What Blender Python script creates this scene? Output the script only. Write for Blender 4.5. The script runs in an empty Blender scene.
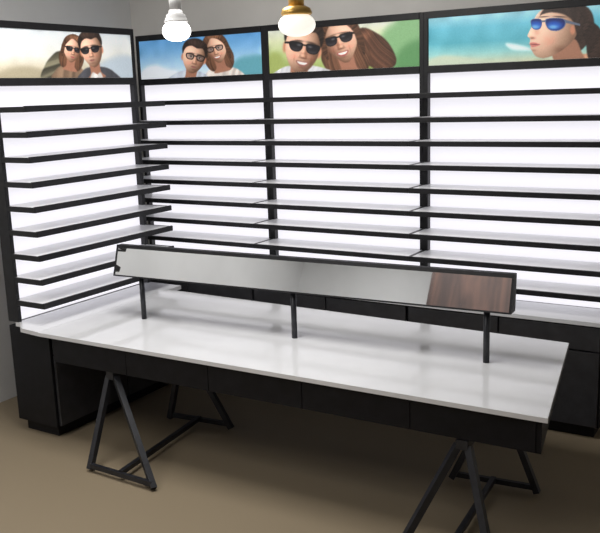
import bpy, bmesh, math, random
import numpy as np
from mathutils import Vector, Matrix
random.seed(4)
rng=np.random.default_rng(7)
scene=bpy.context.scene
COL=scene.collection
Z=0.07           # lift so that the floor is z=0
W=1.1037
ZC=0.66          # counter height

# ------------------------------------------------------------------ materials
def mat(name,col,rough=.5,metal=0.,emis=None,es=0.,spec=.5,noise=None,bump=0.):
    m=bpy.data.materials.new(name);m.use_nodes=True
    nt=m.node_tree;b=nt.nodes['Principled BSDF']
    b.inputs['Base Color'].default_value=(*col,1)
    b.inputs['Roughness'].default_value=rough
    b.inputs['Metallic'].default_value=metal
    b.inputs['Specular IOR Level'].default_value=spec
    if emis: 
        b.inputs['Emission Color'].default_value=(*emis,1);b.inputs['Emission Strength'].default_value=es
    if noise:
        sc,amt,det=noise
        tc=nt.nodes.new('ShaderNodeTexCoord');n=nt.nodes.new('ShaderNodeTexNoise')
        n.inputs['Scale'].default_value=sc;n.inputs['Detail'].default_value=det
        r=nt.nodes.new('ShaderNodeValToRGB')
        r.color_ramp.elements[0].position=.3;r.color_ramp.elements[1].position=.7
        r.color_ramp.elements[0].color=(*[c*(1-amt) for c in col],1)
        r.color_ramp.elements[1].color=(*[min(1,c*(1+amt)) for c in col],1)
        nt.links.new(tc.outputs['Object'],n.inputs['Vector']);nt.links.new(n.outputs['Fac'],r.inputs['Fac'])
        nt.links.new(r.outputs['Color'],b.inputs['Base Color'])
        if bump:
            bp=nt.nodes.new('ShaderNodeBump');bp.inputs['Strength'].default_value=bump
            nt.links.new(n.outputs['Fac'],bp.inputs['Height']);nt.links.new(bp.outputs['Normal'],b.inputs['Normal'])
    return m
M_black=mat('black_metal',(.009,.009,.011),.42,noise=(30,.25,2),spec=.35)
M_blackwood=mat('black_laminate',(.006,.006,.008),.5,noise=(18,.3,3),spec=.22)
M_door=mat('black_door_laminate',(.030,.030,.034),.4,noise=(18,.2,3),spec=.5)
M_shelf=mat('shelf_laminate',(.88,.88,.89),.3,noise=(6,.02,2))
M_panel=mat('light_panel',(.2,.2,.21),.5)
M_top=mat('white_tabletop',(.70,.705,.725),.08,noise=(2.6,.06,4),spec=1.0)
M_mirror=mat('mirror_glass',(.92,.94,.96),.02,1.)
M_wall=mat('grey_wall',(.72,.705,.68),.9,noise=(2.5,.05,4),bump=.05)
M_wall2=mat('pale_wall',(.665,.67,.675),.9,noise=(2.0,.05,4))
M_ceil=mat('ceiling_paint',(.6,.6,.58),.95,noise=(3,.04,2))
M_bulb=mat('bulb_glow',(1,1,1),.3,emis=(1,.98,.95),es=5)
M_bulb2=mat('bulb_glow_soft',(.8,.8,.78),.3,emis=(1,.94,.84),es=.9)
M_white=mat('white_plastic',(.62,.62,.62),.35,noise=(20,.03,2))
M_brass=mat('brass',(.62,.38,.10),.35,.6,noise=(20,.1,2))
M_steel=mat('dark_steel',(.02,.021,.026),.4,.2,noise=(25,.2,2))
# dark brown wood with a vertical grain
M_brown=mat('brown_wood',(.07,.036,.025),.5)
nt=M_brown.node_tree;b=nt.nodes['Principled BSDF'];L=nt.links.new
tc=nt.nodes.new('ShaderNodeTexCoord');mp=nt.nodes.new('ShaderNodeMapping');mp.inputs['Scale'].default_value=(9,9,1.1)
n=nt.nodes.new('ShaderNodeTexNoise');n.inputs['Scale'].default_value=1;n.inputs['Detail'].default_value=5;n.inputs['Distortion'].default_value=.9
r=nt.nodes.new('ShaderNodeValToRGB');r.color_ramp.elements[0].position=.35;r.color_ramp.elements[1].position=.66
r.color_ramp.elements[0].color=(.035,.015,.011,1);r.color_ramp.elements[1].color=(.115,.052,.034,1)
L(tc.outputs['Object'],mp.inputs['Vector']);L(mp.outputs[0],n.inputs['Vector']);L(n.outputs['Fac'],r.inputs['Fac']);L(r.outputs['Color'],b.inputs['Base Color'])
# light panel: backlit lightbox, shade under each shelf put into its emission
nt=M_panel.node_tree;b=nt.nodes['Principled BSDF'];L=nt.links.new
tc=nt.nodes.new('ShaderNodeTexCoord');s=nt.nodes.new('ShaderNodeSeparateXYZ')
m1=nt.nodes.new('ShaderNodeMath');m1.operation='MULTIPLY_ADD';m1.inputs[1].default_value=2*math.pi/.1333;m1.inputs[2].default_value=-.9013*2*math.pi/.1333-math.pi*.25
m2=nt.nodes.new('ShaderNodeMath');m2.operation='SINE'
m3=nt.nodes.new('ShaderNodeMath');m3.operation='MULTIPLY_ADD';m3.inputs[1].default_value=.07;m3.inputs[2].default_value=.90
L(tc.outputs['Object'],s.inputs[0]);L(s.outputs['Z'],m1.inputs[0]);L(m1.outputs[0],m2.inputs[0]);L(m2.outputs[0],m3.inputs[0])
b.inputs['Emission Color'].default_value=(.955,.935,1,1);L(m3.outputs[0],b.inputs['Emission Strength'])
# concrete floor
M_floor=mat('concrete_floor',(.25,.2,.135),.5,spec=.3)
nt=M_floor.node_tree;b=nt.nodes['Principled BSDF']
tc=nt.nodes.new('ShaderNodeTexCoord')
n1=nt.nodes.new('ShaderNodeTexNoise');n1.inputs['Scale'].default_value=2.6;n1.inputs['Detail'].default_value=9;n1.inputs['Roughness'].default_value=.66;n1.inputs['Distortion'].default_value=.8
n2=nt.nodes.new('ShaderNodeTexNoise');n2.inputs['Scale'].default_value=11;n2.inputs['Detail'].default_value=6
r=nt.nodes.new('ShaderNodeValToRGB');r.color_ramp.elements[0].position=.38;r.color_ramp.elements[1].position=.62
r.color_ramp.elements[0].color=(.135,.124,.094,1);r.color_ramp.elements[1].color=(.29,.265,.20,1)
mx=nt.nodes.new('ShaderNodeMix');mx.data_type='RGBA';mx.blend_type='OVERLAY';mx.inputs[0].default_value=.4
bp=nt.nodes.new('ShaderNodeBump');bp.inputs['Strength'].default_value=.05
L(tc.outputs['Object'],n1.inputs['Vector']);L(tc.outputs['Object'],n2.inputs['Vector']);L(n1.outputs['Fac'],r.inputs['Fac'])
L(r.outputs['Color'],mx.inputs[6]);L(n2.outputs['Fac'],mx.inputs[7]);L(mx.outputs[2],b.inputs['Base Color'])
L(n2.outputs['Fac'],bp.inputs['Height']);L(bp.outputs['Normal'],b.inputs['Normal'])
# printed poster: colours stored on the sheet's own mesh
M_print=bpy.data.materials.new('poster_print');M_print.use_nodes=True
nt=M_print.node_tree;b=nt.nodes['Principled BSDF'];at=nt.nodes.new('ShaderNodeVertexColor');at.layer_name='print'
nt.links.new(at.outputs['Color'],b.inputs['Base Color']);nt.links.new(at.outputs['Color'],b.inputs['Emission Color'])
b.inputs['Emission Strength'].default_value=.5;b.inputs['Roughness'].default_value=.35

# ------------------------------------------------------------------ helpers
def box(bm,x0,x1,y0,y1,z0,z1,mi=0,bev=0):
    vs=[bm.verts.new((x,y,z)) for z in (z0,z1) for y in (y0,y1) for x in (x0,x1)]
    fs=[(0,2,3,1),(4,5,7,6),(0,1,5,4),(2,6,7,3),(0,4,6,2),(1,3,7,5)]
    out=[]
    for f in fs:
        fc=bm.faces.new([vs[i] for i in f]);fc.material_index=mi;out.append(fc)
    if bev:
        es=list({e for f in out for e in f.edges})
        bmesh.ops.bevel(bm,geom=es,offset=bev,segments=2,affect='EDGES',profile=.6)
def extrude(bm,pts,z0,z1):
    a=[bm.verts.new((x,y,z0)) for x,y in pts];c=[bm.verts.new((x,y,z1)) for x,y in pts];n=len(pts)
    bm.faces.new(a[::-1]);bm.faces.new(c)
    for k in range(n): bm.faces.new((a[k],a[(k+1)%n],c[(k+1)%n],c[k]))
def bar(bm,p,q,w,h=None,mi=0):
    h=h or w;p=Vector(p);q=Vector(q);d=(q-p).normalized()
    up=Vector((0,0,1)) if abs(d.z)<.9 else Vector((0,1,0))
    s=d.cross(up).normalized()*w/2;u=s.cross(d).normalized()*h/2
    vs=[bm.verts.new(c+a*s+b_*u) for c in (p,q) for a,b_ in ((-1,-1),(1,-1),(1,1),(-1,1))]
    for f in [(3,2,1,0),(4,5,6,7),(0,1,5,4),(1,2,6,5),(2,3,7,6),(3,0,4,7)]:
        bm.faces.new([vs[i] for i in f]).material_index=mi
def lathe(bm,prof,seg=32,mi=0):
    rings=[]
    for r_,z_ in prof:
        if r_<1e-5: rings.append([bm.verts.new((0,0,z_))])
        else: rings.append([bm.verts.new((r_*math.cos(2*math.pi*k/seg),r_*math.sin(2*math.pi*k/seg),z_)) for k in range(seg)])
    for a,c in zip(rings,rings[1:]):
        for k in range(seg):
            k2=(k+1)%seg
            if len(a)==1 and len(c)==1: continue
            if len(a)==1: f=bm.faces.new((a[0],c[k],c[k2]))
            elif len(c)==1: f=bm.faces.new((a[k],c[0],a[k2]))
            else: f=bm.faces.new((a[k],c[k],c[k2],a[k2]))
            f.smooth=True;f.material_index=mi
def obj(name,bm,mats,parent=None,loc=(0,0,0),rot=(0,0,0),label=None,fix=True):
    if fix: bmesh.ops.recalc_face_normals(bm,faces=bm.faces)
    me=bpy.data.meshes.new(name);bm.to_mesh(me);bm.free()
    for m in (mats if isinstance(mats,(list,tuple)) else [mats]): me.materials.append(m)
    o=bpy.data.objects.new(name,me);COL.objects.link(o);o.location=loc;o.rotation_euler=rot
    if parent: o.parent=parent
    if label: o['label']=label
    return o
def empty(name,loc,rot=(0,0,0),label='',cat='',group=None):
    o=bpy.data.objects.new(name,None);COL.objects.link(o);o.location=loc;o.rotation_euler=rot
    o.empty_display_size=.1;o['label']=label;o['category']=cat
    if group:o['group']=group
    return o
def struct(name,bm,m):
    o=obj(name,bm,m);o['kind']='structure';return o
def simple(name,args,m,parent,bev=.002,loc=(0,0,0),label=None):
    bm=bmesh.new();box(bm,*args,0,bev);return obj(name,bm,m,parent,loc,label=label)

# ------------------------------------------------------------------ room
X0,X1,Y0,Y1,ZH=-.56,4.9,-5.6,.12,3.0
def wall(name,a,m):
    bm=bmesh.new();box(bm,*a);return struct(name,bm,m)
wall('floor',(X0-.1,X1+.1,Y0-.1,Y1+.1,-.1,0),M_floor)
wall('ceiling',(X0-.1,X1+.1,Y0-.1,Y1+.1,ZH,ZH+.1),M_ceil)
wall('wall_back',(X0-.1,X1+.1,Y1,Y1+.1,0,ZH),M_wall)
wall('wall_left',(X0-.1,X0,Y0,Y1,0,ZH),M_wall2)
wall('wall_right',(X1,X1+.1,Y0,Y1,0,ZH),M_wall2)
wall('wall_front',(X0,X1,Y0-.1,Y0,0,ZH),M_wall2)

# brown wardrobe opposite, seen in the mirror
wr=empty('wardrobe',(2.22,Y0+.3,0),(0,0,0),'tall brown wooden wardrobe with two doors','wardrobe')
simple('carcass',(-1.13,1.13,-.295,.25,0,2.9),M_brown,wr,.004)
for k in range(2):
    d=simple('door',(-1.12+k*1.122,-.004+k*1.122,.251,.272,.06,2.88),M_brown,wr,.003)
    x=(-.06 if k==0 else .06);simple('handle',(x-.008,x+.008,.273,.30,1.0,1.2),M_steel,d,.002)

# ------------------------------------------------------------------ display units
def build_unit(root,left=False):
    SD=.225;tt=.003 if left else .001
    W0=-.008 if left else 0
    bm=bmesh.new()
    box(bm,W0,W0+.024,0,.085,ZC,2.31,0,.002);box(bm,W-.028,W,0,.085,ZC,2.31,0,.002)
    box(bm,W0+.024,W-.028,-.004,.085,2.272,2.31,0,.002)
    box(bm,W0+.024,W-.028,-.004,.085,1.968,2.008,0,.002)
    box(bm,W0+.024,W-.028,.06,.085,ZC,1.968,0);box(bm,W0+.024,W-.028,.06,.085,2.008,2.272,0)
    obj('frame',bm,M_black,root,label='black metal upright frame')
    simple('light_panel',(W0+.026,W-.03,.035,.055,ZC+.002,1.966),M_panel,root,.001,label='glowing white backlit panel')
    for i in range(9):
        zi=.909+(7-i)*.1333
        bm=bmesh.new();box(bm,W0+.009,W-.009,-SD+.012,.033,zi-.008,zi+.012,0,.001)
        s=obj('shelf',bm,M_shelf,root,label='pale shelf board with black front edge')
        bm=bmesh.new()
        box(bm,W0+.001,W-.001,-SD,-SD+.0125,zi-.013-tt,zi+.014+tt,0,.002)
        box(bm,W0+.001,W0+.009,-SD+.012,.0,zi-.013-tt,zi+.0135,0);box(bm,W-.009,W-.001,-SD+.012,.0,zi-.013-tt,zi+.0135,0)
        obj('edge_trim',bm,M_black,s,label='black edge strip')
    bm=bmesh.new()
    box(bm,W0,W,-.235,.085,.07,.636,0,.003)
    obj('cabinet_body',bm,M_blackwood,root,label='black cabinet carcass')
    bm=bmesh.new()
    if left: extrude(bm,[(-.012,.022),(-.012,-.02),(-.082,-.10),(-.098,-.262),(W,-.262),(W,.022)],.637,ZC)
    else: box(bm,0,W,-.262,.034,.637,ZC,0,.002)
    obj('countertop',bm,M_top,root,label='white stone-look counter')
    n=2;w=(W-.01)/n
    for k in range(n):
        a=.005+k*w
        simple('drawer',(a+.004,a+w-.004,-.254,-.236,.50,.628),M_door,root,.002,label='black drawer front')
        simple('door',(a+.004,a+w-.004,-.254,-.236,.078,.491),M_door,root,.002,label='black cabinet door')
    simple('plinth',(.03,W-.03,-.20,.06,0,.0695),M_blackwood,root,.002)

# ---- poster painting: soft layered shapes rasterised onto the sheet's vertices
NX,NY=560,140
def lin(c):
    c=np.asarray(c,float)/255
    return np.where(c<.04,c/12.92,((c+.055)/1.055)**2.4)
def blur(a,s):
    if s<=.05:return a
    k=int(math.ceil(3*s));w=np.exp(-.5*(np.arange(-k,k+1)/s)**2);w/=w.sum()
    p=np.pad(a,((k,k),(0,0)),mode='edge');a=sum(w[i]*p[i:i+a.shape[0]] for i in range(2*k+1))
    p=np.pad(a,((0,0),(k,k)),mode='edge');return sum(w[i]*p[:,i:i+a.shape[1]] for i in range(2*k+1))
def smooth(pts):
    out=[];n=len(pts)
    for i in range(n):
        a,b_,c_,d=[np.array(pts[(i+k-1)%n],float) for k in range(4)]
        for t in (0,.25,.5,.75):
            out.append(.5*((2*b_)+(c_-a)*t+(2*a-5*b_+4*c_-d)*t*t+(3*b_-a-3*c_+d)*t**3))
    return out
TAB=rng.normal(size=4096)
def tab_(x):
    i=np.floor(x).astype(int);f=x-i;f=f*f*(3-2*f);return TAB[i%4096]*(1-f)+TAB[(i+1)%4096]*f
class Poster:
    def __init__(s,root,b,stops,noise=10):
        s.root=root;xl,xr,tl,tr,bl,br=b
        U,V=np.meshgrid(np.linspace(0,1,NX),np.linspace(0,1,NY))
        s.X=xl+U*(xr-xl);t=tl+(tr-tl)*U;bt=bl+(br-bl)*U;s.Y=bt+(t-bt)*V
        s.dx=(xr-xl)/NX;s.px=s.dx
        v=V.ravel();ps=[p for p,_ in stops]
        s.C=np.stack([np.interp(v,ps,[c[k] for _,c in stops]).reshape(V.shape) for k in range(3)],-1)
        nz=blur(rng.normal(size=V.shape),12);nz/=nz.std();s.C+=nz[...,None]*noise
        s.GX,s.GY=s.X,s.Y
    def local(s,cx,cy,sz,rot=0):
        r=math.radians(rot);dx,dy=s.GX-cx,s.GY-cy
        s.X=(dx*math.cos(r)+dy*math.sin(r))/sz;s.Y=(-dx*math.sin(r)+dy*math.cos(r))/sz;s.px=s.dx/sz
    def world(s): s.X,s.Y,s.px=s.GX,s.GY,s.dx
    def mask(s,pts,soft=.5,sm=True):
        if sm: pts=smooth(pts)
        m=np.zeros(s.X.shape,bool);n=len(pts)
        for i in range(n):
            x1,y1=pts[i];x2,y2=pts[(i+1)%n]
            if y1==y2: continue
            c=((y1>s.Y)!=(y2>s.Y))&(s.X<(x2-x1)*(s.Y-y1)/(y2-y1)+x1);m^=c
        return blur(m.astype(float),max(soft/s.px*.5,.6))
    def put(s,m,c,al=1.):
        s.C+=(np.asarray(c,float)-s.C)*(m*al)[...,None]
    def poly(s,pts,c,soft=.6,al=1.,clip=None,sm=True):
        m=s.mask(pts,soft,sm)
        if clip is not None:m=m*clip
        s.put(m,c,al);return m
    def ell(s,cx,cy,rx,ry,c,soft=.6,al=1.,rot=0,clip=None):
        r=math.radians(rot);a=(s.X-cx)*math.cos(r)+(s.Y-cy)*math.sin(r);b_=-(s.X-cx)*math.sin(r)+(s.Y-cy)*math.cos(r)
        d=1-np.sqrt((a/rx)**2+(b_/ry)**2)
        m=1/(1+np.exp(-np.clip(d*min(rx,ry)/max(soft,.01)*3,-30,30)))
        if clip is not None:m=m*clip
        s.put(m,c,al);return m
    def mul(s,m,k,al=1.): s.C*=1+(m*al)[...,None]*(np.asarray(k,float)-1)
    def gl(s,cx,cy,rx,ry): return np.exp(-((s.X-cx)/rx)**2-((s.Y-cy)/ry)**2)
    def cloth(s,pts,c,amp=.12,ang=70):
        m=s.mask(pts,.8 if s.px>.1 else .05);a=math.radians(ang)
        q=(s.GX*math.sin(a)+s.GY*math.cos(a))*.35
        sh=1+amp*tab_(q+40+.4*np.sin(s.GY*.2))-.1*(1-blur(m,2/s.dx))
        s.C+=(np.clip(np.asarray(c,float)*sh[...,None],0,250)-s.C)*m[...,None]
    def hair(s,pts,c,cx=0,cy=0,flow='r',soft=.06,amp=.11,dens=26,hl=(.2,-.9)):
        dens*=1.7
        m=s.mask(pts,soft);th=np.arctan2(s.Y-cy,s.X-cx);r=np.hypot(s.X-cx,s.Y-cy)
        q=(th*dens/3+300+1.1*np.sin(r*2.2)) if flow=='r' else (s.X*dens*.35+1.6*np.sin(s.Y*1.9+s.X*.8)+300)
        st=tab_(q+r*.5)+.7*tab_(q*2.7+900+r*1.6)
        sh=1+amp*st;edge=blur(m,.25/s.px)
        sh*=.55+.5*edge+.5*s.gl(hl[0],hl[1],.7,.3)
        s.C+=(np.clip(np.asarray(c,float)*np.clip(sh,.3,2.4)[...,None],6,240)-s.C)*m[...,None];return m
    def head(s,cx,cy,sz,rot,turn,skin,hc,style='short',glass='dark',mouth='smile',light=-.5,fem=False,lens=None):
        s.local(cx,cy,sz,rot);skin=np.asarray(skin,float);t=turn*.24
        if style=='long':
            s.hair([(-.95,-.9),(-.5,-1.5),(.1,-1.68),(.75,-1.45),(1.15,-.9),(1.3,0),(1.42,.9),(1.15,1.8),(.6,2.2),(-.5,2.1),(-1.1,1.8),(-1.4,.8),(-1.15,0)],hc,0,-1.2,'d')
        m=s.mask([(-.42,.6),(.42,.6),(.46,1.7),(.8,2.2),(-.8,2.2),(-.46,1.7)],.06)
        s.put(m,skin*np.array([.66,.56,.52]));
        if style=='short':
            for sg in (-1,1):
                if sg*turn<.6: s.ell(sg*.93,.02,.13,.30,skin*np.array([.82,.68,.62]),.06)
        jw=.86 if fem else .98
        pts=[(0,-1.35),(.55,-1.22),(.88,-.7),(.93,-.1),(.84,.42),(.56*jw,.95),(.18*jw,1.27),(-.18*jw,1.27),(-.56*jw,.95),(-.84,.42),(-.93,-.1),(-.88,-.7),(-.55,-1.22)]
        m=s.mask(pts,.04)
        nx=s.X/1.0;ny=s.Y/1.4;nz=np.sqrt(np.clip(1-nx*nx-ny*ny,0.03,1))
        d=np.clip(light*nx-.35*ny+.78*nz,0,1.1)
        sh=.46+.62*d
        col=skin*np.stack([sh,sh**1.15,sh**1.28],-1);s.C+=(np.clip(col,0,252)-s.C)*m[...,None]
        for sg in (-1,1):
            s.mul(s.gl(sg*.5+t,.42,.24,.2)*m,(1.04,.9,.88),.7)
            s.mul(s.gl(sg*.36+t,-.12,.26,.16)*m,(.72,.62,.58),.8)
        sd=1 if light<0 else -1
        s.mul(s.gl(t+sd*.14,.12,.09,.32)*m,(.78,.68,.64),.9);s.mul(s.gl(t-sd*.02,.05,.05,.3)*m,(1.14,1.12,1.1),.9)
        s.mul(s.gl(t*1.3,.34,.1,.07)*m,(1.1,1.08,1.06),.8);s.mul(s.gl(t*1.15,.45,.2,.05)*m,(.6,.48,.44),.9)
        for sg in (-1,1): s.mul(s.gl(t+sg*.17,.36,.05,.08)*m,(.78,.66,.62),.6)
        y=.72
        if mouth=='smile':
            s.poly([(t-.36,y-.07),(t-.12,y-.1),(t,y-.08),(t+.12,y-.1),(t+.36,y-.07),(t+.2,y+.13),(t,y+.18),(t-.2,y+.13)],(158,82,78) if fem else (150,92,82),.04,.95)
            s.poly([(t-.28,y-.045),(t,y-.05),(t+.28,y-.045),(t+.16,y+.07),(t,y+.09),(t-.16,y+.07)],(232,226,220),.03)
            for sg in (-1,1): s.mul(s.gl(t+sg*.46,y-.15,.05,.2)*m,(.86,.78,.76),.6)
        else:
            s.poly([(t-.24,y),(t-.08,y-.07),(t,y-.05),(t+.08,y-.07),(t+.24,y),(t+.1,y+.09),(t-.1,y+.09)],(176,84,84) if fem else (160,100,90),.04,.9)
            s.mul(s.gl(t,y,.2,.018),(.5,.4,.4),.9)
        s.mul(s.gl(t,y+.24,.2,.06)*m,(.82,.74,.72),.7);s.mul(s.gl(t,1.12,.16,.1)*m,(1.07,1.06,1.05),.8)
        if not fem: s.mul(s.gl(t,.9,.55,.38)*m,(.88,.88,.9),.55)
        for sg in (-1,1):
            s.ell(t+sg*.38,-.40,.24,.04 if fem else .06,np.asarray(hc)*.8,.05,.8,sg*6)
            if glass in('clear',None):
                s.ell(t+sg*.36,-.13,.15,.075,(226,220,214),.04,.9);s.ell(t+sg*.36,-.13,.07,.075,(44,30,26),.04)
                s.ell(t+sg*.36,-.2,.17,.03,(40,28,26),.03,.8)
        if glass=='dark':
            lc=(26,24,28) if lens is None else lens[0];hi=(92,84,90) if lens is None else lens[1]
            for sg in (-1,1):
                q=[(t+sg*x,yy) for x,yy in ((.09,-.3),(.4,-.36),(.8,-.33),(.84,-.12),(.68,.12),(.4,.17),(.16,.06))]
                mm=s.poly(q,(18,16,18),.03);q2=[(t+sg*.45+(x-t-sg*.45)*.88,-.1+(yy+.1)*.84) for x,yy in q]
                mm=s.poly(q2,lc,.03);s.put(mm*np.clip((s.Y+.12)*2.6,0,1),hi,.75);s.put(mm*s.gl(t+sg*.3,-.2,.12,.06),(200,200,206),.35)
            s.poly([(t-.14,-.28),(t+.14,-.28),(t+.13,-.2),(t-.13,-.2)],(18,16,18),.03,1,None,False)
            s.mul(s.gl(t,.2,.7,.06)*m,(.85,.76,.72),.5)
            if turn!=0:
                e=-1 if turn>0 else 1;s.poly([(t+e*.78,-.3),(e*1.0,-.24),(e*1.0,-.15),(t+e*.78,-.18)],(20,18,20),.03,1,None,False)
        if glass=='clear':
            for sg in (-1,1):
                q=[(t+sg*x,yy) for x,yy in ((.1,-.32),(.4,-.37),(.78,-.34),(.8,-.08),(.64,.12),(.38,.15),(.16,.06))]
                mo=s.mask(q,.03);q2=[(t+sg*.43+(x-t-sg*.43)*.76,-.1+(yy+.1)*.70) for x,yy in q];mi=s.mask(q2,.03)
                s.put(mi,(96,92,96),.35);s.put(np.clip(mo-mi,0,1),(20,16,18),1.)
            s.poly([(t-.14,-.28),(t+.14,-.28),(t+.13,-.19),(t-.13,-.19)],(22,18,20),.03,1,None,False)
        if style=='short':
            s.hair([(-.98,-.25),(-1.08,-.75),(-.85,-1.35),(-.3,-1.7),(.35,-1.72),(.88,-1.38),(1.08,-.75),(.98,-.25),(.86,-.62),(.62,-.98),(.15,-.92),(-.3,-1.05),(-.68,-.9),(-.88,-.6)],hc,.1,-.2,'r',.05,.14,40,(-.2,-1.35))
        else:
            s.hair([(-1.0,.9),(-1.25,.3),(-1.15,-.6),(-.85,-1.3),(-.2,-1.68),(.5,-1.6),(1.0,-1.15),(1.22,-.4),(1.28,.4),(1.05,1.2),(.9,.3),(.84,-.35),(.45,-.92),(-.15,-1.2),(-.5,-.85),(-.8,-.4),(-.88,.25)],hc,-.1,.1,'r',.05,.13,40,(.1,-1.35))
        s.world()
    def done(s,label):
        gr=rng.normal(size=s.GX.shape);s.C+=blur(gr,.7)[...,None]*5      # grain of the print
        x0,x1,z0,z1=(.017 if s.root.rotation_euler[2]>0 else .029),W-.029,2.0095,2.2715;y=.004
        gx,gz=np.meshgrid(np.linspace(x0,x1,NX),np.linspace(z0,z1,NY))
        co=np.stack([gx.ravel(),np.full(gx.size,y),gz.ravel()],-1);nb=len(co)
        back=[(x0,.02,z0),(x1,.02,z0),(x1,.02,z1),(x0,.02,z1)]
        I=np.arange(NX*NY).reshape(NY,NX)
        q=np.stack([I[:-1,:-1],I[:-1,1:],I[1:,1:],I[1:,:-1]],-1).reshape(-1,4)
        faces=q.tolist()+[[nb+3,nb+2,nb+1,nb],I[0].tolist()[::-1]+[nb,nb+1],I[-1].tolist()+[nb+2,nb+3],
                [nb]+I[:,0].tolist()+[nb+3],I[:,-1].tolist()[::-1]+[nb+1,nb+2]]
        me=bpy.data.meshes.new('poster');me.from_pydata(co.tolist()+back,[],faces)
        ca=me.color_attributes.new('print','FLOAT_COLOR','POINT')
        col=np.ones((nb+4,4));col[:nb,:3]=lin(np.clip(s.C,2,252)).reshape(-1,3)
        ca.data.foreach_set('color',col.ravel().astype(np.float32));me.materials.append(M_print)
        o=bpy.data.objects.new('poster',me);COL.objects.link(o);o.parent=s.root;o['label']=label;return o
SK=(236,192,166);HR=(50,38,33);HB=(100,68,50)
def draw_posters(roots):
    p=Poster(roots[0],(-8,134,27,38,79,78),[(0,(176,164,140)),(.25,(200,192,172)),(.45,(216,214,206)),(1,(206,212,216))],4)
    p.poly([(80,79),(92,66),(112,58),(134,58),(136,79)],(176,188,198),4)
    p.poly([(-13,80),(0,71),(18,67),(36,71),(50,80)],(160,150,126),3)
    p.cloth([(34,80),(38,66),(44,58),(52,52),(60,56),(64,79)],(96,92,76),.3,20)
    p.cloth([(44,82),(48,71),(56,66),(72,66),(80,82)],(128,104,84))
    p.head(67,51,9.4,12,.5,SK,HB,'long','dark','closed',-.5,True)
    p.cloth([(72,82),(76,72),(84,68),(101,68),(112,73),(118,82)],(70,70,76))
    p.head(88,52,12.3,-8,-.5,SK,HR,'short','dark','closed',-.5)
    p.cloth([(84,82),(87,73),(92,75),(96,73),(98,82)],(214,210,206))
    p.done('printed poster of two people in sunglasses on a pale beach')
    p=Poster(roots[1],(138,261,41,31,80,74),[(0,(214,224,232)),(.35,(160,196,222)),(.7,(110,164,208)),(1,(86,146,200))],4)
    p.poly([(138,81),(142,69),(154,65),(166,69),(178,72),(182,81)],(222,228,234),3)
    p.poly([(230,78),(236,60),(250,55),(263,56),(263,78)],(88,150,164),3)
    p.cloth([(206,82),(210,70),(222,66),(238,69),(246,82)],(222,212,204),.08)
    p.head(218,49,10.5,-14,-.4,SK,HB,'long','clear','smile',.45,True)
    p.cloth([(166,84),(176,73),(190,70),(204,73),(212,84)],(192,200,212),.1)
    p.head(195,58,12,12,.5,SK,HR,'short','clear','closed',-.5)
    p.done('printed poster of two people in dark-framed glasses under sky')
    p=Poster(roots[2],(266,421,30,19,75,66),[(0,(142,160,90)),(.4,(172,188,124)),(.75,(204,210,172)),(1,(214,218,204))],6)
    p.poly([(386,70),(382,44),(394,24),(424,16),(424,70)],(128,172,122),5)
    p.poly([(398,70),(404,48),(424,40),(424,70)],(88,138,88),5)
    p.poly([(264,62),(270,52),(280,56),(284,74),(264,76)],(150,164,92),4)
    p.local(370,46,15,-42);p.hair([(-1,-.9),(-.2,-1.3),(.7,-1.1),(1.1,-.3),(1.25,.7),(.9,1.9),(.3,2.2),(-.6,1.6)],(84,56,42),0,0,'d',.06,.12,26,(.4,-.6));p.world()
    p.head(344,40,18,-16,-.35,SK,HB,'long','dark','smile',.4,True)
    p.cloth([(272,80),(280,69),(296,66),(320,67),(344,76),(344,82)],(214,214,218),.1)
    p.head(303,49,20,10,.45,SK,HR,'short','dark','smile',-.5)
    p.done('printed poster of a laughing couple in sunglasses on green')
    # woman turned three quarters towards the sea, hair pulled back
    p=Poster(roots[3],(428,623,18,2,67,57),[(0,(196,200,170)),(.22,(140,196,194)),(.45,(84,168,184)),(.75,(96,180,200)),(1,(150,204,218))],5)
    p.poly([(424,70),(440,57),(470,58),(500,62),(520,60),(544,66),(544,70)],(188,200,178),3)
    p.poly([(512,43),(528,45),(540,50),(520,50)],(216,232,232),2)
    p.cloth([(552,74),(562,62),(576,56),(600,54),(630,60),(630,74)],(206,156,124),.06)
    skin=np.array((240,198,172),float)
    p.hair([(548,14),(556,4),(570,-1),(584,1),(595,9),(599,22),(597,36),(590,48),(580,52),(574,30)],HR,575,20,'d',1,.10,1.0,(0,0))
    p.poly([(560,48),(580,38),(588,52),(592,66),(566,66)],skin*np.array([.66,.57,.53]),1)
    m=p.mask([(549,8),(543,14),(540,21),(538.5,26),(535.8,32),(534.6,35.5),(537,38),(537.4,41),(536.6,43),(538,45.5),(537.6,48),(539.6,51),(543,56),(550,58.5),(560,56),(572,48),(581,38),(584,28),(580,16),(570,8),(558,5)],.7)
    nx=(p.X-558)/28;ny=(p.Y-32)/32;nz=np.sqrt(np.clip(1-nx*nx-ny*ny,.03,1));sh=.55+.55*np.clip(-.55*nx-.3*ny+.72*nz,0,1.1)
    p.C+=(np.clip(skin*np.stack([sh,sh**1.15,sh**1.28],-1),0,252)-p.C)*m[...,None]
    p.mul(p.gl(556,40,6,5)*m,(1.03,.9,.88),.7);p.mul(p.gl(539.5,37.6,3,1.3)*m,(.62,.5,.46),.9);p.mul(p.gl(537,33,1.6,3)*m,(1.12,1.1,1.08),.8)
    p.mul(p.gl(541,50.5,3,1.3)*m,(.8,.72,.7),.7);p.mul(p.gl(568,50,8,4)*m,(.72,.64,.6),.7);p.mul(p.gl(544,31,3,4)*m,(.85,.76,.72),.6)
    p.poly([(537,43.2),(540,42),(543,42.4),(547.5,44.4),(543,46.6),(539,46.8)],(196,112,106),.6,.85);p.mul(p.gl(541.8,44.3,4.3,.5),(.6,.5,.5),.9)
    p.ell(579,29,2.6,5,skin*np.array([.8,.66,.6]),1)
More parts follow.
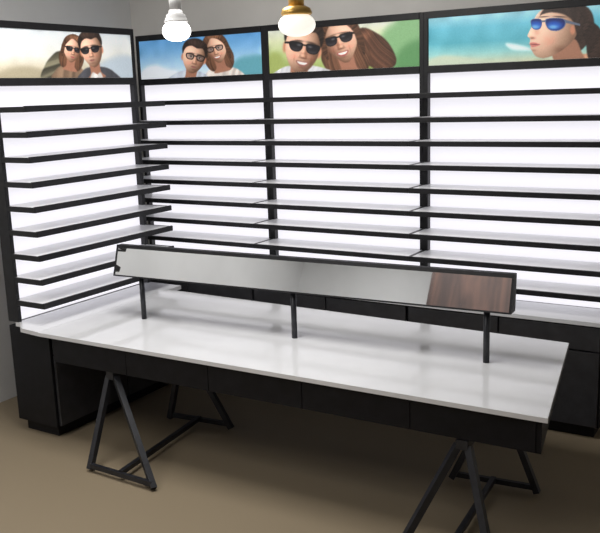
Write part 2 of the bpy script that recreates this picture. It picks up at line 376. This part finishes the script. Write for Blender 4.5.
    p.hair([(546,15),(552,6),(564,1),(578,4),(588,14),(591,30),(586,40),(582,30),(579,20),(570,13),(558,11),(549,13)],HR,575,30,'r',1,.12,40,(565,5))
    p.hair([(588,24),(598,22),(606,30),(610,44),(606,58),(600,66),(594,56),(592,42)],HR,590,20,'d',1,.12,1.2,(0,0))
    p.ell(550,15.6,5,.7,np.array(HR)*.9,.5,.7,-4);p.ell(566,15.5,6,.7,np.array(HR)*.9,.5,.7,4)
    p.poly([(570,18),(586,23),(586,25),(570,21.5)],(96,106,124),.4,1,None,False);p.poly([(547,19.5),(553,19),(553,21),(547,21.5)],(96,106,124),.4,1,None,False)
    for pts,q in (([(537.5,19.5),(541,17.5),(547.5,18),(549,23),(547,28),(542,29),(538.5,26)],(543,22)),([(552,18.5),(558,16.8),(568,17),(572,20),(571,26),(565,30),(557,29.5),(553,25)],(561,22))):
        m2=p.poly(pts,(96,112,146),.3);c0=np.mean(pts,0);m2=p.poly([tuple(c0+(np.array(v)-c0)*.9) for v in pts],(16,26,84),.3);p.ell(q[0],q[1]+2.5,8,4.5,(34,96,200),3,.9,0,m2);p.ell(q[0]-1,q[1]+4,4,1.8,(130,196,238),1.6,.8,0,m2)
    p.done('printed poster of a woman in mirrored blue sunglasses by the sea')

roots=[]
lab=['black shelving unit, poster of two people on beach',
 'black shelving unit, poster of two people under sky',
 'black shelving unit, poster of laughing couple on green',
 'black shelving unit, poster of woman by the sea']
locs=[((0,-1.582,0),(0,0,math.pi/2)),((-.424,0,0),(0,0,0)),((-.424+W,0,0),(0,0,0)),((-.424+2*W,0,0),(0,0,0))]
for l,(lc,rt) in zip(lab,locs):
    u=empty('display_shelving_unit',lc,rt,l,'display shelf','backlit shelving units');roots.append(u);build_unit(u,rt[2]>0)
draw_posters(roots)

# ------------------------------------------------------------------ table
tab=empty('display_table',(1.6,-1.15,.42+Z),(0,0,0),'long table with glossy white top and black apron','table')
T=Vector((1.6,-1.15,.42+Z))
def lp(x,y,z): return (x-T.x,y-T.y,z-T.z)
cor=[(.2635,-1.684),(2.985,-1.64),(2.82,-.665),(.2635,-.60)]
bm=bmesh.new()
a=[bm.verts.new(lp(x,y,ZC-.022)) for x,y in cor];c=[bm.verts.new(lp(x,y,ZC)) for x,y in cor]
bm.faces.new(a[::-1]);bm.faces.new(c)
for k in range(4): bm.faces.new((a[k],a[(k+1)%4],c[(k+1)%4],c[k]))
bmesh.ops.bevel(bm,geom=list(bm.edges),offset=.0012,segments=1,affect='EDGES')
obj('tabletop',bm,M_top,tab,label='glossy white stone-look tabletop')
ins=[(.33,-1.650),(2.955,-1.608),(2.80,-.70),(.33,-.635)]
zb=.425+Z;zt=ZC-.023
bm=bmesh.new()
a=[bm.verts.new(lp(x,y,zb)) for x,y in ins];c=[bm.verts.new(lp(x,y,zt)) for x,y in ins]
bm.faces.new(a[::-1]);bm.faces.new(c)
for k in range(4): bm.faces.new((a[k],a[(k+1)%4],c[(k+1)%4],c[k]))
bmesh.ops.bevel(bm,geom=list(bm.edges),offset=.002,segments=1,affect='EDGES')
obj('apron',bm,M_blackwood,tab,label='black boxed apron')
nd=5
A=Vector((.34,-1.6498));B=Vector((2.935,-1.6087))
for k in range(nd):
    p0=A.lerp(B,(k+.004)/nd);p1=A.lerp(B,(k+.996)/nd)
    d=(p1-p0).normalized();nrm=Vector((d.y,-d.x))
    bm=bmesh.new()
    q=[p0,p1,p1+nrm*.006,p0+nrm*.006]
    a=[bm.verts.new(lp(v.x,v.y,zb+.004)) for v in q];c=[bm.verts.new(lp(v.x,v.y,zt-.006)) for v in q]
    bm.faces.new(a);bm.faces.new(c[::-1])
    for j in range(4): bm.faces.new((a[j],a[(j+1)%4],c[(j+1)%4],c[j]))
    obj('drawer',bm,M_blackwood,tab,label='black drawer front')

# trestles
def trestle(na,nf,fa,ff,label):
    O=Vector(((nf[0][0]+nf[1][0])/2,(nf[0][1]+ff[0][1])/2,0))
    root=empty('trestle',O,(0,0,0),label,'trestle','steel trestles under the table')
    def q(v): return tuple(Vector(v)-O)
    for ap,ft in ((na,nf),(fa,ff)):
        for sgn,f in zip((-1,1),ft):
            bm=bmesh.new();bar(bm,q((f[0],f[1],.014)),q((ap[0]+sgn*.022,ap[1],ap[2]-.03)),.029,.029)
            obj('leg',bm,M_steel,root)
        bm=bmesh.new();bar(bm,q((ft[0][0]+.01,ft[0][1],.036)),q((ft[1][0]-.01,ft[1][1],.036)),.02,.024)
        obj('foot_bar',bm,M_steel,root)
    bm=bmesh.new();bar(bm,q((na[0],na[1]-.02,na[2]-.022)),q((fa[0],fa[1]+.02,fa[2]-.022)),.05,.04)
    obj('top_beam',bm,M_steel,root)
    a=(Vector((*nf[0],.045))+Vector((*nf[1],.045)))/2;b_=(Vector((*ff[0],.045))+Vector((*ff[1],.045)))/2
    bm=bmesh.new();bar(bm,q(a),q(b_),.024,.024);obj('stretcher',bm,M_steel,root)
zz=.425+Z
trestle((.73,-1.62,zz),((.70,-1.80),(1.14,-1.81)),(.77,-1.08,zz),((.615,-1.07),(1.036,-1.03)),'black steel trestle under the end beside the cabinets')
trestle((2.64,-1.60,zz),((2.42,-1.76),(2.82,-1.74)),(2.60,-1.05,zz),((2.37,-1.025),(2.775,-.985)),'black steel trestle under the free end of the table')

# ------------------------------------------------------------------ mirror bar
O=Vector((1.53,-1.16,ZC))
mir=empty('display_mirror',tuple(O),(0,0,math.radians(3.0)),'long low slanted mirror in black casing on three posts','mirror')
xl,xr=.445,2.685
yb,yt=-1.212,-1.162
zb_,zt_=.835+Z,1.005+Z
def prism(bm,sec,x0,x1):
    a=[bm.verts.new(Vector((x0,y,z))-O) for y,z in sec];c=[bm.verts.new(Vector((x1,y,z))-O) for y,z in sec]
    bm.faces.new(a);bm.faces.new(c[::-1])
    n=len(sec)
    for k in range(n): bm.faces.new((a[k],a[(k+1)%n],c[(k+1)%n],c[k]))
bm=bmesh.new();prism(bm,[(yb,zb_),(yb+.07,zb_),(yt+.035,zt_),(yt,zt_)],xl,xr)
bmesh.ops.bevel(bm,geom=list(bm.edges),offset=.002,segments=1,affect='EDGES')
obj('casing',bm,M_black,mir,label='black wedge-shaped casing')
d=Vector((0,yt-yb,zt_-zb_)).normalized();nr=Vector((0,-d.z,d.y))
def slab(x0,x1,s0,s1,t0,t1):
    bm=bmesh.new()
    vs=[]
    for x in (x0,x1):
        for s,t in ((s0,t0),(s1,t0),(s1,t1),(s0,t1)):
            P=Vector((x,yb,zb_))+d*s+nr*t-O;vs.append(bm.verts.new(P))
    for f in [(0,1,2,3),(7,6,5,4),(0,4,5,1),(1,5,6,2),(2,6,7,3),(3,7,4,0)]: bm.faces.new([vs[i] for i in f])
    return bm
Lh=math.hypot(yt-yb,zt_-zb_)
obj('mirror_pane',slab(xl+.007,xr-.010,.008,Lh-.018,.0005,.004),M_mirror,mir,label='silver mirror glass')
obj('top_rail',slab(xl,xr,Lh-.018,Lh,.0005,.008),M_black,mir);obj('bottom_rail',slab(xl,xr,0,.008,.0005,.008),M_black,mir)
obj('end_rail',slab(xl,xl+.007,.0085,Lh-.0185,.0005,.008),M_black,mir);obj('end_rail',slab(xr-.010,xr,.0085,Lh-.0185,.0005,.008),M_black,mir)
for x in (.605,1.575,2.565):
    bm=bmesh.new();lathe(bm,[(0,0),(.0145,0),(.0145,zb_-ZC+.002),(0,zb_-ZC+.002)],24)
    obj('post',bm,M_steel,mir,loc=(x-O.x,-.01,.0005))

# ------------------------------------------------------------------ bulbs
def bulb(x,y,ztop,zbot,r_,style,label):
    root=empty('hanging_light_bulb',(x,y,zbot),(0,0,0),label,'light bulb')
    h=ztop-zbot
    def globe(top,rt):
        pr=[(0,0)]
        for k in range(1,17):
            t=k/16;zz_=top*h*(1-math.cos(t*math.pi*.80))/(1-math.cos(math.pi*.80))
            pr.append((r_*math.sin(t*math.pi*.80)**.8 if t<1 else r_*rt,zz_))
        pr.append((0,top*h+.0002));return pr
    if style==0:
        bm=bmesh.new();lathe(bm,globe(.60,.68));obj('bulb_globe',bm,M_bulb,root,label='glowing white bulb')
        bm=bmesh.new();lathe(bm,[(0,h*.603),(r_*.82,h*.603),(r_*.86,h*.66),(r_*.74,h*.68),(r_*.78,h*.74),(r_*.66,h*.78),(r_*.70,h*.84),(r_*.5,h*.9),(r_*.46,h),(0,h)]);obj('bulb_base',bm,M_white,root,label='grey-white ribbed bulb housing')
        bm=bmesh.new();lathe(bm,[(0,h*1.001),(r_*.42,h*1.001),(r_*.42,h*1.35),(r_*.2,h*1.5),(0,h*1.5)]);obj('socket',bm,M_white,root)
    else:
        bm=bmesh.new();lathe(bm,globe(.70,.66));obj('bulb_globe',bm,M_bulb2,root,label='glowing warm white globe')
        bm=bmesh.new();lathe(bm,[(0,h*.703),(r_*.78,h*.703),(r_*.84,h*.77),(r_*.74,h*.92),(r_*.5,h),(0,h)]);obj('bulb_collar',bm,M_brass,root,label='brass collar')
        bm=bmesh.new();lathe(bm,[(0,h*1.001),(r_*.42,h*1.001),(r_*.42,h*1.4),(r_*.2,h*1.5),(0,h*1.5)]);obj('socket',bm,M_brass,root)
    bm=bmesh.new();lathe(bm,[(0,h*1.501),(.004,h*1.501),(.004,ZH-zbot-.015),(.035,ZH-zbot-.014),(.035,ZH-zbot),(0,ZH-zbot)],12);obj('cord',bm,M_white,root)
bulb(1.613,-2.0,2.136+Z,2.020+Z,.055,0,'glowing white hanging bulb in a white socket')
bulb(2.160,-2.0,2.108+Z,2.005+Z,.066,1,'hanging globe bulb with brass collar')

# ------------------------------------------------------------------ lights
def area(name,loc,rot,size,power,col,sy=None):
    l=bpy.data.lights.new(name,'AREA');l.energy=power;l.color=col;l.size=size
    if sy: l.shape='RECTANGLE';l.size_y=sy
    o=bpy.data.objects.new(name,l);COL.objects.link(o);o.location=loc;o.rotation_euler=rot;return o
area('ceiling_fill',(1.3,-1.9,2.97),(0,0,0),1.0,54,(1,.98,.95))  # added fill over the table, no fixture behind it
area('ceiling_fill',(1.2,-4.0,2.97),(0,0,0),1.6,48,(1,.98,.95))  # second added fill, lifts the ambient level of the room
w=bpy.data.worlds.new('world');scene.world=w;w.use_nodes=True
w.node_tree.nodes['Background'].inputs[0].default_value=(.5,.5,.5,1);w.node_tree.nodes['Background'].inputs[1].default_value=.1

# ------------------------------------------------------------------ camera
a,b_,c=[math.radians(v) for v in (31.9341,-11.8297,-1.8700)]
fw=Vector((-math.sin(a)*math.cos(b_),math.cos(a)*math.cos(b_),math.sin(b_)))
r0=Vector((math.cos(a),math.sin(a),0));u0=r0.cross(fw)
r2=r0*math.cos(c)+u0*math.sin(c);u2=-r0*math.sin(c)+u0*math.cos(c)
cam=bpy.data.cameras.new('camera');co=bpy.data.objects.new('camera',cam);COL.objects.link(co)
Mx=Matrix((r2,u2,-fw)).transposed().to_4x4();Mx.translation=(3.7522,-4.5867,1.8092+Z);co.matrix_world=Mx
cam.sensor_width=36;cam.lens=828.31*36/600;cam.clip_start=.05
scene.camera=co
scene.view_settings.view_transform='Standard';scene.view_settings.look='None'
